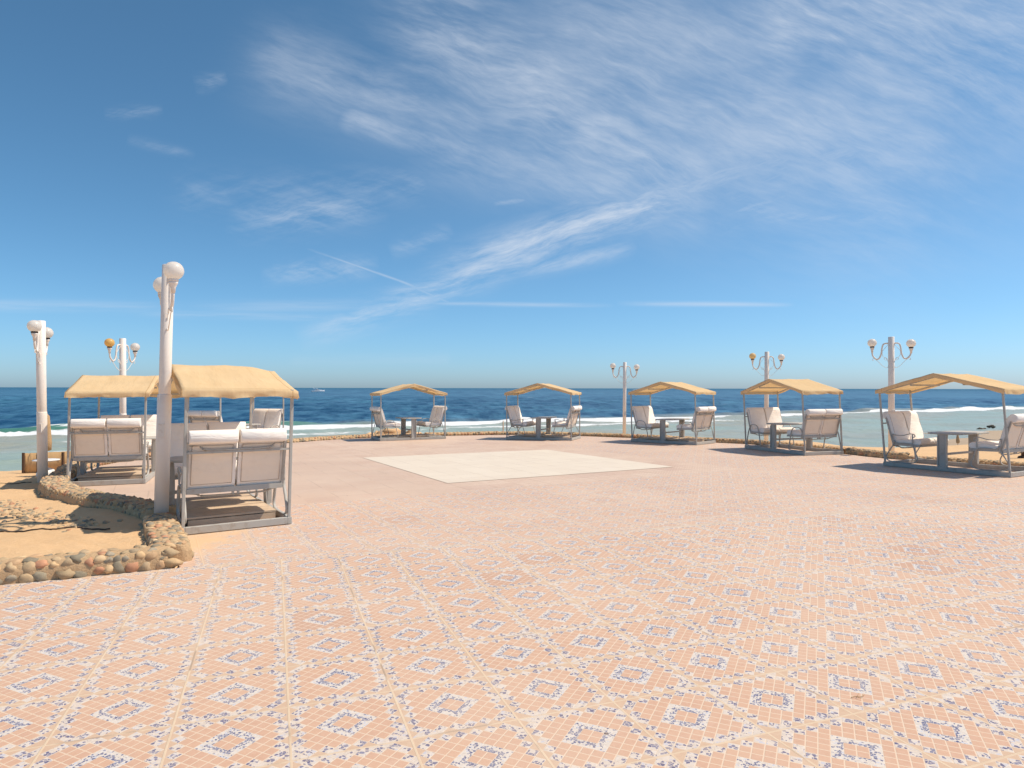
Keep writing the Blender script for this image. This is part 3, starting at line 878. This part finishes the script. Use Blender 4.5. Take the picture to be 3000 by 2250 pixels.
    for sy in (-1, 1):
        secs = []
        for k in range(9):
            zz = .086 + (.724 - .086) * k / 8; sh_ = .035 * math.sin(PI * k / 8); w = .088 - .012 * math.sin(PI * k / 8)
            yo = sy * (hw - .025) - sy * .0 - sh_ * .4 * sy
            secs.append([(-w, yo - .022, zz), (w, yo - .022, zz), (w, yo + .022, zz), (-w, yo + .022, zz)])
        mb = MB(); mb.loft(secs, True, False)
        for xx in (-.078, .078): mb.box((xx, sy * (hw - .025) + sy * .018, .40), (.016, .05, .60))
        for xx, zz in ((-.045, .15), (.045, .13), (-.03, .33), (.02, .30)): mb.box((xx, sy * (hw - .001) , zz), (.012, .012, .012))
        put(mb, 'table_leg', M['frame'], tb)
    mb = MB(); mb.bar((0, -hw + .06, .33), (0, hw - .06, .33), .05, .04); put(mb, 'stretcher', M['frame'], tb)
    if platform:
        mb = MB(); x0 = -.86
        for k in range(5):
            w = .335; xx = x0 + .172 + k * .345
            mb.box((xx, .01 * math.sin(k * 2.1 + seed), .118 + .003 * math.sin(k * 3 + seed)), (w, 1.0 + .02 * math.sin(k + seed), .022))
        for yy in (-.42, 0, .42): mb.box((0, yy, .055), (1.68, .04, .10))
        mb.box((-.845, 0, .052), (.03, .98, .095)); mb.box((.845, 0, .052), (.03, .98, .095))
        put(mb, 'platform', M['wood'])
    return root
canopy_swing('nearest swing seen from behind, its sagging mustard canopy beside the tall white lamp', -3.81, 8.59, .577 + PI / 2, 'scroll', -1.2, True, 1, -.07)
canopy_swing('swing with a flat mustard canopy at the sand, between the two left lamps', -7.50, 12.53, .376 + PI / 2, 'scroll', -.8, True, 2)
canopy_swing('swing mostly hidden behind the nearest one, only its white backrests and thin posts showing', -7.73, 18.5, R(67), 'loop', 0, True, 3)
canopy_swing('left of the two middle swings facing the sea, in front of the ochre rocks', -3.67, 23.27, .47, 'loop', 0, True, 4)
canopy_swing('middle swing with scrolled armrests, left of the sea edge lamp with white globes', 1.115, 23.07, -.354, 'scroll', .6, True, 5)
canopy_swing('swing with hooped armrests just right of the lamp at the sea edge', 5.18, 21.15, -.778, 'loop', 1.4, True, 6)
canopy_swing('swing in front of the lamp with one yellowish globe on the right', 7.553, 17.715, -1.271, 'loop', 2.3, False, 7)
canopy_swing('largest right hand swing, cut off by the edge of the picture, scrolled armrests', 9.075, 13.33, -1.059, 'scroll', 4.0, False, 8)

# ------------------------------------------------------------------ lamps
def lamp(label, x, y, z, top, ang, rad, globes, dark, lean=(0, 0), sleeve=0.0, sl=.012):
    """ang: direction of the first arm, clockwise from +X seen from above is negative"""
    root = tag(empty('street_lamp', (x, y, z)), label, 'lamp post', 'white twin globe lamp posts')
    hgt = top - z
    def sh(c): return (c.x + lean[0] * c.z / hgt, c.y + lean[1] * c.z / hgt, c.z)
    mb = MB(); mb.lathe([(rad, -.3), (rad, hgt - .006), (rad - .006, hgt)], n=24)
    mb.xf(sh).build('pole', M['pole'], root)
    if sleeve:
        mb = MB(); mb.lathe([(rad + sl, -.3), (rad + sl, sleeve - .01), (rad + .003, sleeve)], n=24)
        mb.xf(sh).build('pole_sleeve', M['pole'], root)
    hatch = MB(); hatch.box((rad * .2, -rad - .004, 1.02), (.07, .02, .16)); hatch.xf(sh).build('hatch', M['iron'], root)
    for k in range(2):
        a = ang + k * PI; ca, sa = math.cos(a), math.sin(a)
        def P(r, zz): return (r * ca, r * sa, zz)
        z0 = hgt - .17
        mb = MB()
        arm = smooth_path([P(rad - .02, z0), P(.14, z0 + .004), P(.19, z0 - .03), P(.215, z0 - .12), P(.235, z0 - .27), P(.285, z0 - .385), P(.345, z0 - .40), P(.405, z0 - .35), P(.437, z0 - .29), P(.447, z0 - .20)], 6)
        ze = -.09 - .05 * k
        mb.tube(arm, .019, 10)
        mb.lathe([(.024, -.13), (.028, -.07), (.045, -.03), (.05, -.02), (.05, 0)], P(.447, z0 + ze), 14)
        am = mb.xf(sh).build('arm', M['iron'], root)
        mb = MB()
        mb.tube(smooth_path([P(rad, z0 - .60), P(.11, z0 - .63), P(.20, z0 - .58), P(.30, z0 - .47), P(.40, z0 - .385), P(.435, z0 - .40), P(.43, z0 - .435), P(.405, z0 - .43)], 6), .0085, 6, False, .5)
        mb.tube(smooth_path([P(rad, z0 - .03), P(.13, z0 - .10), P(.205, z0 - .20), P(.20, z0 - .31), P(.15, z0 - .37), P(.115, z0 - .385), P(.105, z0 - .42), P(.125, z0 - .435), P(.14, z0 - .42)], 6), .008, 6, False, .5)
        mb.tube(smooth_path([P(rad - .01, z0 - .52), P(.085, z0 - .44), P(.115, z0 - .375), P(.155, z0 - .37), P(.165, z0 - .405), P(.145, z0 - .42)], 6), .008, 6, False, .5)
        mb.xf(sh).build('scroll', M['iron'], am)
        mb = MB(); mb.lathe([(.052, 0), (.056, .008), (.056, .022), (.05, .03)], P(.447, z0 + ze), 16)
        mb.xf(sh).build('collar', M['collar'] if dark[k] else M['iron'], root)
        mb = MB(); zc = .03
        prof = []
        for q in range(0, 17):
            th = -PI / 2 + .42 + (PI - .42) * q / 16
            prof.append((max(.002, .110 * math.cos(th)), zc + .093 + .106 * math.sin(th)))
        mb.lathe(prof, P(.447, z0 + ze), 24)
        mb.xf(sh).build('globe', M[globes[k]], root)
    return root
W2 = ('globe', 'globe')
lamp('tallest white lamp post, standing on the stone wall beside the nearest swing', -4.22, 7.90, .02, 3.03, R(-55), .067, W2, (False, False), (.07, 0), 1.45)
lamp('white lamp post at the far left, rising from the end of the winding wall', -8.58, 12.0, -.22, 2.77, R(-66), .077, W2, (True, True), (-.06, 0), 1.32, .005)
lamp('lamp post with one deep yellow globe behind the flat canopied swing', -9.66, 16.3, -.40, 2.77, R(-97), .074, ('amber', 'globe'), (True, True), (-.03, 0), 1.3, .006)
lamp('lamp post with two white globes at the sea edge between the middle swings', 4.28, 24.98, -.42, 2.55, R(170), .064, W2, (True, True), (0.02, 0))
lamp('lamp post with one pale yellow globe behind a canopy on the right', 8.47, 21.85, -.42, 2.78, R(160), .072, ('amber', 'globe'), (True, True), (.03, 0))
lamp('lamp post on the sand behind the large right hand swing', 9.84, 17.0, -.10, 2.90, R(138), .073, W2, (True, True), (0, 0))
# the pale yellow globe is paler than the deep yellow one
M['pale_amber'] = globe_mat('pale_amber_globe', (.90, .72, .42))
for o in COL.objects:
    if o.name.startswith('globe') and o.parent and abs(o.parent.location.x - 8.47) < .01 and o.data.materials[0] is M['amber']:
        o.data.materials[0] = M['pale_amber']

# ------------------------------------------------------------------ things on the sand
def windbreak():
    pts = [(-11.15, 15.0), (-10.85, 15.05), (-10.35, 15.15), (-9.9, 15.3)]
    root = tag(empty('windbreak', (-11.15, 15.0, -.42)), 'low tan cloth windbreak on the sand edge at the left', 'windbreak')
    o = Vector(root.location); zb, zt = -.50, .035
    P = [Vector((x, y, 0)) for x, y in pts]
    mb = MB(); front = []; N = 40
    for i in range(N + 1):
        t = i / N * (len(P) - 1); k = min(int(t), len(P) - 2); p = P[k].lerp(P[k + 1], t - k)
        front.append(p + Vector((0, .02 * math.sin(i * 1.1) * mnoise.noise((i * .3, 0, 0)), 0)))
    secs = [[Vector((p.x, p.y - .008, zb)) - o, Vector((p.x, p.y + .008, zb)) - o, Vector((p.x, p.y + .008, zt + .05 * (i / N) + .012 * mnoise.noise((i * .4, 1, 0)))) - o, Vector((p.x, p.y - .008, zt + .05 * (i / N) + .012 * mnoise.noise((i * .4, 1, 0)))) - o] for i, p in enumerate(front)]
    mb.loft(secs); mb.build('cloth', M['tan_cloth'], root)
    for k, p in enumerate(P):
        mb = MB(); mb.box(Vector((p.x, p.y - .03, (zb + zt) / 2 + .01)) - o, (.045, .04, zt - zb + .02)); mb.build('stake', M['dark_wood'], root)
windbreak()
def parasol(label, x, y, z, hgt, tray, rbase, group='furled beach parasols'):
    root = tag(empty('beach_parasol', (x, y, z)), label, 'parasol', group)
    mb = MB(); mb.lathe([(.022, 0), (.02, hgt)], n=10); mb.build('pole', M['wood'], root)
    mb = MB(); mb.lathe([(.03, hgt * .40), (.085, hgt * .42), (.10, hgt * .55), (.075, hgt * .8), (.05, hgt * .98), (.015, hgt * 1.02)], n=11)
    mb.xf(lambda c: (c.x * (1 + .25 * mnoise.noise((c.x * 30, c.z * 3, 1))), c.y * (1 + .25 * mnoise.noise((c.y * 30, c.z * 3, 5))), c.z)); mb.build('furled_canopy', M['straw'], root)
    if tray:
        mb = MB(); mb.lathe([(.20, tray), (.24, tray + .01), (.24, tray + .028), (.20, tray + .034)], n=22); mb.build('tray', M['white_plastic'], root)
    mb = MB(); mb.lathe([(rbase, -.1), (rbase, .05), (rbase * .8, .12), (rbase * .3, .16)], n=20); mb.build('base', M['white_plastic'], root)
parasol('furled straw parasol with a white tray behind the far left lamp', -9.62, 13.55, sand_z(-9.62, 13.55), 1.25, .30, .17)
parasol('furled straw parasol on the beach seen under the right swing table', 27.2, 40.0, sand_z(27.2, 40.0), .95, .12, .16)
mb = MB(); mb.lathe([(.022, -.2), (.02, .1), (.024, .3), (.018, .52), (.01, .53)], n=8); mb.box((0, 0, .03), (.14, .10, .06))
o = mb.build('wooden_stake', M['wood']); o.location = (-.36, 26.9, -.31); tag(o, 'thin wooden stake standing beyond the kerb left of a middle swing', 'stake')
mb = MB(); mb.lathe([(.075, -.2), (.068, .25), (.06, .62), (.052, .64)], n=12); mb.lathe([(.16, -.05), (.13, .04), (.05, .07)], n=12)
o = mb.build('wooden_post', M['dark_wood']); o.location = (12.2, 15.6, sand_z(12.2, 15.6)); tag(o, 'short dark wooden post on the sand at the right edge', 'post')
def strand(label, pts, r=.009):  # thin dark wavy tube laid along the sand surface
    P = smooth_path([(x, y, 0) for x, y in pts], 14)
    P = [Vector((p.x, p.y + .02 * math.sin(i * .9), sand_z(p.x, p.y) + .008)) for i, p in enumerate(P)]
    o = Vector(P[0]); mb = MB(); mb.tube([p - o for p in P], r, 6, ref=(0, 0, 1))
    ob = mb.build('strand', M['strand']); ob.location = o; tag(ob, label, 'strand', 'dark strands lying on the sand')
strand('long dark wavy strand across the sand bed below the cobble band', [(-6.95, 7.1), (-6.2, 7.0), (-5.6, 7.25), (-5.0, 7.35), (-4.5, 7.35)], .008)
strand('thin dark strand lying left of the far left lamp foot', [(-9.9, 11.75), (-9.3, 11.8), (-8.75, 11.95)])

def twig():
    x, y = 1.757, 3.34
    mb = MB(); mb.tube(smooth_path([(-.07, -.01, .006), (-.02, .004, .012), (.03, 0, .010), (.09, .03, .016)], 5), [.0035] * 16, 5)
    mb.tube(smooth_path([(.0, .0, .010), (.03, .035, .022), (.05, .06, .02)], 4), .0022, 5)
    mb.tube(smooth_path([(-.01, .0, .010), (-.005, -.03, .02), (.02, -.05, .012)], 4), .0022, 5)
    o = mb.build('dry_twig', M['straw']); o.scale = (.5, .5, .5); o.location = (x, y, pz(x, y) + .005); tag(o, 'small dry twig lying alone on the tiles in the right foreground', 'twig')
twig()
# ------------------------------------------------------------------ boats
def yacht(label, x, y, s=1.0, rz=0.0):
    root = tag(empty('motor_yacht', (x, y, SEA), rz), label, 'boat', 'white motor boats near the horizon'); root.scale = (s, s, s)
    # hull: bow at +x, 15 m
    secs = []
    for k in range(13):
        t = k / 12; xx = -7.2 + 14.4 * t
        w = 2.1 * (1 - max(0, (t - .45) / .55) ** 2.2) + .03; sheer = 1.25 + .75 * t ** 1.6; kz = -.5 + .9 * max(0, t - .7) ** 1.4 * 3
        secs.append([(xx + (sheer - kz) * .12 * t, -w, sheer), (xx, -w * .82, .2 + kz * .4), (xx, 0, min(kz, sheer - .3)), (xx, w * .82, .2 + kz * .4), (xx + (sheer - kz) * .12 * t, w, sheer)])
    mb = MB(); mb.loft(secs); mb.build('hull', M['boat'], root)
    mb = MB(); mb.prism([(-3.6, 1.35), (3.4, 1.75), (2.6, 2.15), (.4, 2.75), (-.4, 3.0), (-4.4, 2.95), (-4.6, 2.6), (-3.4, 2.55)], -1.6, 1.6); mb.bevel(.1, 2); mb.build('cabin', M['boat'], root)
    mb = MB(); mb.prism([(-2.4, 2.0), (1.9, 2.1), (.3, 2.62), (-2.4, 2.6)], -1.64, 1.64); mb.build('windows', M['boat_glass'], root)
    mb = MB(); mb.prism([(-3.9, 3.0), (-.6, 3.02), (-1.1, 3.45), (-2.6, 3.6), (-3.9, 3.4)], -1.3, 1.3); mb.bevel(.08, 2); mb.build('flybridge', M['boat'], root)
    mb = MB()
    for yy in (-1.2, 1.2): mb.bar((-3.7, yy, 3.1), (-5.2, yy, 4.5), .25, .35)
    mb.bar((-5.15, -1.2, 4.45), (-5.15, 1.2, 4.45), .3, .2); mb.build('radar_arch', M['boat'], root)
    mb = MB(); mb.tube(smooth_path([(2.6, -1.2, 2.4), (5.0, -.9, 2.6), (7.3, 0, 2.85), (5.0, .9, 2.6), (2.6, 1.2, 2.4)], 5), .05, 6)
    mb.bar((6.4, -.35, 2.0), (8.3, 0, 2.15), .3, .12); mb.build('bow_rail', M['boat'], root)
yacht('white motor yacht on the sea right of the nearest swing', -207, 700, 1.0, R(4))
yacht('second white boat on the horizon just right of the lamp at the sea edge', 205, 1080, 1.05, PI)

# ------------------------------------------------------------------ sky, sun, camera
SUN_AZ, SUN_EL = R(83), R(57.5)                     # clockwise from the view direction
w = bpy.data.worlds.new('World'); scene.world = w; w.use_nodes = True
nt = w.node_tree; X.nt = nt
bg = nt.nodes['Background']
sky = nt.nodes.new('ShaderNodeTexSky'); sky.sky_type = 'NISHITA'; sky.sun_disc = False
sky.sun_elevation = SUN_EL; sky.sun_rotation = SUN_AZ; sky.altitude = 0; sky.air_density = .65; sky.dust_density = .7; sky.ozone_density = 10.0
gen = nt.nodes.new('ShaderNodeTexCoord').outputs['Generated']
dx, dy, dz = xyz(gen)
fy = dy.mx(.05)
cu = dx / fy; cv = dz / fy                          # direction as slopes: right, up
front = dy.gt(.05)
def seg(ax, ay, bx, by, wd, soft=1.0):
    vx, vy = bx - ax, by - ay; L2 = vx * vx + vy * vy
    t = (((cu - ax) * vx + (cv - ay) * vy) / L2).clamp()
    ex = cu - ax - t * vx; ey = cv - ay - t * vy
    d2 = ex * ex + ey * ey
    return X.m('EXPONENT', d2 * (-1.0 / (wd * wd)))
def U(px): return (px - 1106) / 1416.0
def V(py): return (838 - py) / 1416.0
def sg(ax, ay, bx, by, wpx): return seg(U(ax), V(ay), U(bx), V(by), wpx / 1416.0)
def streaks(ang, along, across, sd, det=7, rough=.62, dist=.6):
    c_, s_ = math.cos(ang), math.sin(ang)
    a = cu * c_ + cv * s_; b_ = cv * c_ - cu * s_
    return noise(vec(a * along, b_ * across, sd), 1.0, det, rough, dist)
def sgt(ax, ay, bx, by, wpx):                       # a streak that fades out at both ends
    ax, ay, bx, by, wd = U(ax), V(ay), U(bx), V(by), wpx / 1416.0
    vx, vy = bx - ax, by - ay; L2 = vx * vx + vy * vy
    t = (((cu - ax) * vx + (cv - ay) * vy) / L2).clamp()
    ex = cu - ax - t * vx; ey = cv - ay - t * vy
    return X.m('EXPONENT', (ex * ex + ey * ey) * (-1.0 / (wd * wd))) * (t * t.inv() * 4.0).pow(.8)
warp = noise(vec(cu * 3.0, cv * 3.0, 11.0), 1.0, 4, .55)
wu = cu + (warp - .5) * .10; wv = cv + (noise(vec(cu * 3.0, cv * 3.0, 17.0), 1.0, 4, .55) - .5) * .07
def fibres(ang, along, across, sd, det=6, rough=.6):
    c_, s_ = math.cos(ang), math.sin(ang)
    a_ = wu * c_ + wv * s_; b_ = wv * c_ - wu * s_
    return noise(vec(a_ * along, b_ * across, sd), 1.0, det, rough, .25)
n1 = fibres(R(-22), 3.2, 11.0, 1.0); n2 = fibres(R(24), 4.0, 14.0, 4.0); n3 = fibres(R(-14), 7.0, 34.0, 7.0, 8, .68)
n4 = fibres(R(-26), 11.0, 70.0, 21.0, 8, .7); n5 = fibres(R(14), 9.0, 52.0, 27.0, 8, .7)
nb = noise(vec(cu * 1.9, cv * 3.0, 2.0), 1.0, 5, .6)
veil = (sg(1350, 130, 1900, 330, 230) * .70).mx(sg(960, 60, 1330, 320, 130) * .90).mx(sg(1750, 30, 2400, 130, 190) * 1.0).mx(sg(620, 140, 1000, 250, 85) * .60).mx(sg(1150, 230, 1480, 390, 85) * .92).mx(sg(760, 255, 1000, 330, 30) * .75).mx(sg(980, 320, 1480, 440, 75) * .62).mx(sg(1500, 330, 2000, 420, 90) * .45)
dens = n1 * .34 + nb * .36 + n3 * .34 + n4 * .24
cl = veil * (sstep(dens, .47, .92) * .92 + .10 * sstep(nb, .3, .7))
arm = (sgt(640, 735, 1300, 490, 30) * .95).mx(sgt(900, 610, 1600, 370, 42) * 1.0).mx(sgt(1080, 590, 1380, 530, 18) * .7).mx(sg(1500, 400, 1900, 300, 60) * .42)
cl = cl.mx(arm * sstep(n2 * .45 + n5 * .6 + n3 * .15, .42, .80))
wisps = (sgt(480, 475, 840, 440, 40) * .5).mx(sg(420, 420, 900, 400, 40) * .22).mx(sg(1250, 450, 1900, 450, 50) * .35).mx(sgt(560, 595, 820, 575, 22) * .55).mx(sgt(220, 248, 350, 236, 12) * .42).mx(sgt(415, 185, 490, 165, 16) * .38).mx(sgt(1060, 440, 1140, 430, 6) * .4).mx(sgt(840, 545, 980, 495, 18) * .4).mx(sgt(700, 718, 850, 703, 7) * .3).mx(sgt(270, 300, 420, 335, 10) * .25)
cl = cl.mx(wisps * sstep(n3 * .6 + n5 * .5, .42, .76))
lo = noise(vec(wu * 5.0, cv * 80.0, 3.0), 1.0, 7, .62)
low = (sgt(-260, 658, 420, 666, 11) * .34).mx(sgt(280, 676, 760, 688, 8) * .30).mx(sgt(380, 668, 860, 656, 13) * .26).mx(sgt(900, 655, 1330, 659, 4.2) * .48).mx(sgt(1330, 654, 1720, 657, 5.0) * .52).mx(sg(640, 780, 960, 775, 12) * .10)
cl = cl.mx(low * sstep(lo, .22, .66))
trail = sgt(660, 536, 920, 626, 2.4) * .42 + sgt(860, 606, 990, 662, 3.0) * .30
cl = cl.mx(trail * sstep(n3, .25, .6))
cl = cl + sg(1300, 120, 2400, 260, 360) * .17 * sstep(nb, .2, .7)
cl = (cl * front).clamp()
hsv = nt.nodes.new('ShaderNodeHueSaturation'); hsv.inputs['Saturation'].default_value = 1.0; hsv.inputs['Hue'].default_value = .480; hsv.inputs['Value'].default_value = 1.0
link(sky.outputs[0], hsv.inputs['Color'])
cloud_c = (4.9, 5.3, 5.9)
n = nt.nodes.new('ShaderNodeMix'); n.data_type = 'RGBA'; link(cl * .85, n.inputs[0]); link(hsv.outputs[0], n.inputs[6]); n.inputs[7].default_value = (*cloud_c, 1)
link(n.outputs[2], bg.inputs[0]); bg.inputs[1].default_value = .138

sun = bpy.data.lights.new('sun', 'SUN'); sun.energy = 4.3; sun.angle = R(.53); sun.color = (1.0, .89, .74)
so = bpy.data.objects.new('sun', sun); COL.objects.link(so)
sd_ = Vector((math.sin(SUN_AZ) * math.cos(SUN_EL), math.cos(SUN_AZ) * math.cos(SUN_EL), math.sin(SUN_EL)))
so.rotation_euler = sd_.to_track_quat('Z', 'Y').to_euler(); so.location = sd_ * 60

cam = bpy.data.cameras.new('camera'); co = bpy.data.objects.new('camera', cam); COL.objects.link(co)
cam.sensor_width = 36; cam.lens = 1920 / 3000 * 36; cam.clip_start = .1; cam.clip_end = 200000
co.matrix_world = Matrix.Translation((0, 0, H)) @ Matrix.Rotation(R(90) + 12.25 / 1920, 4, 'X') @ Matrix.Rotation(5.5 / 3000, 4, 'Z')
scene.camera = co
scene.view_settings.view_transform = 'Standard'; scene.view_settings.look = 'None'
scene.view_settings.exposure = 0.12; scene.view_settings.gamma = 1.0
scene.cycles.max_bounces = 8
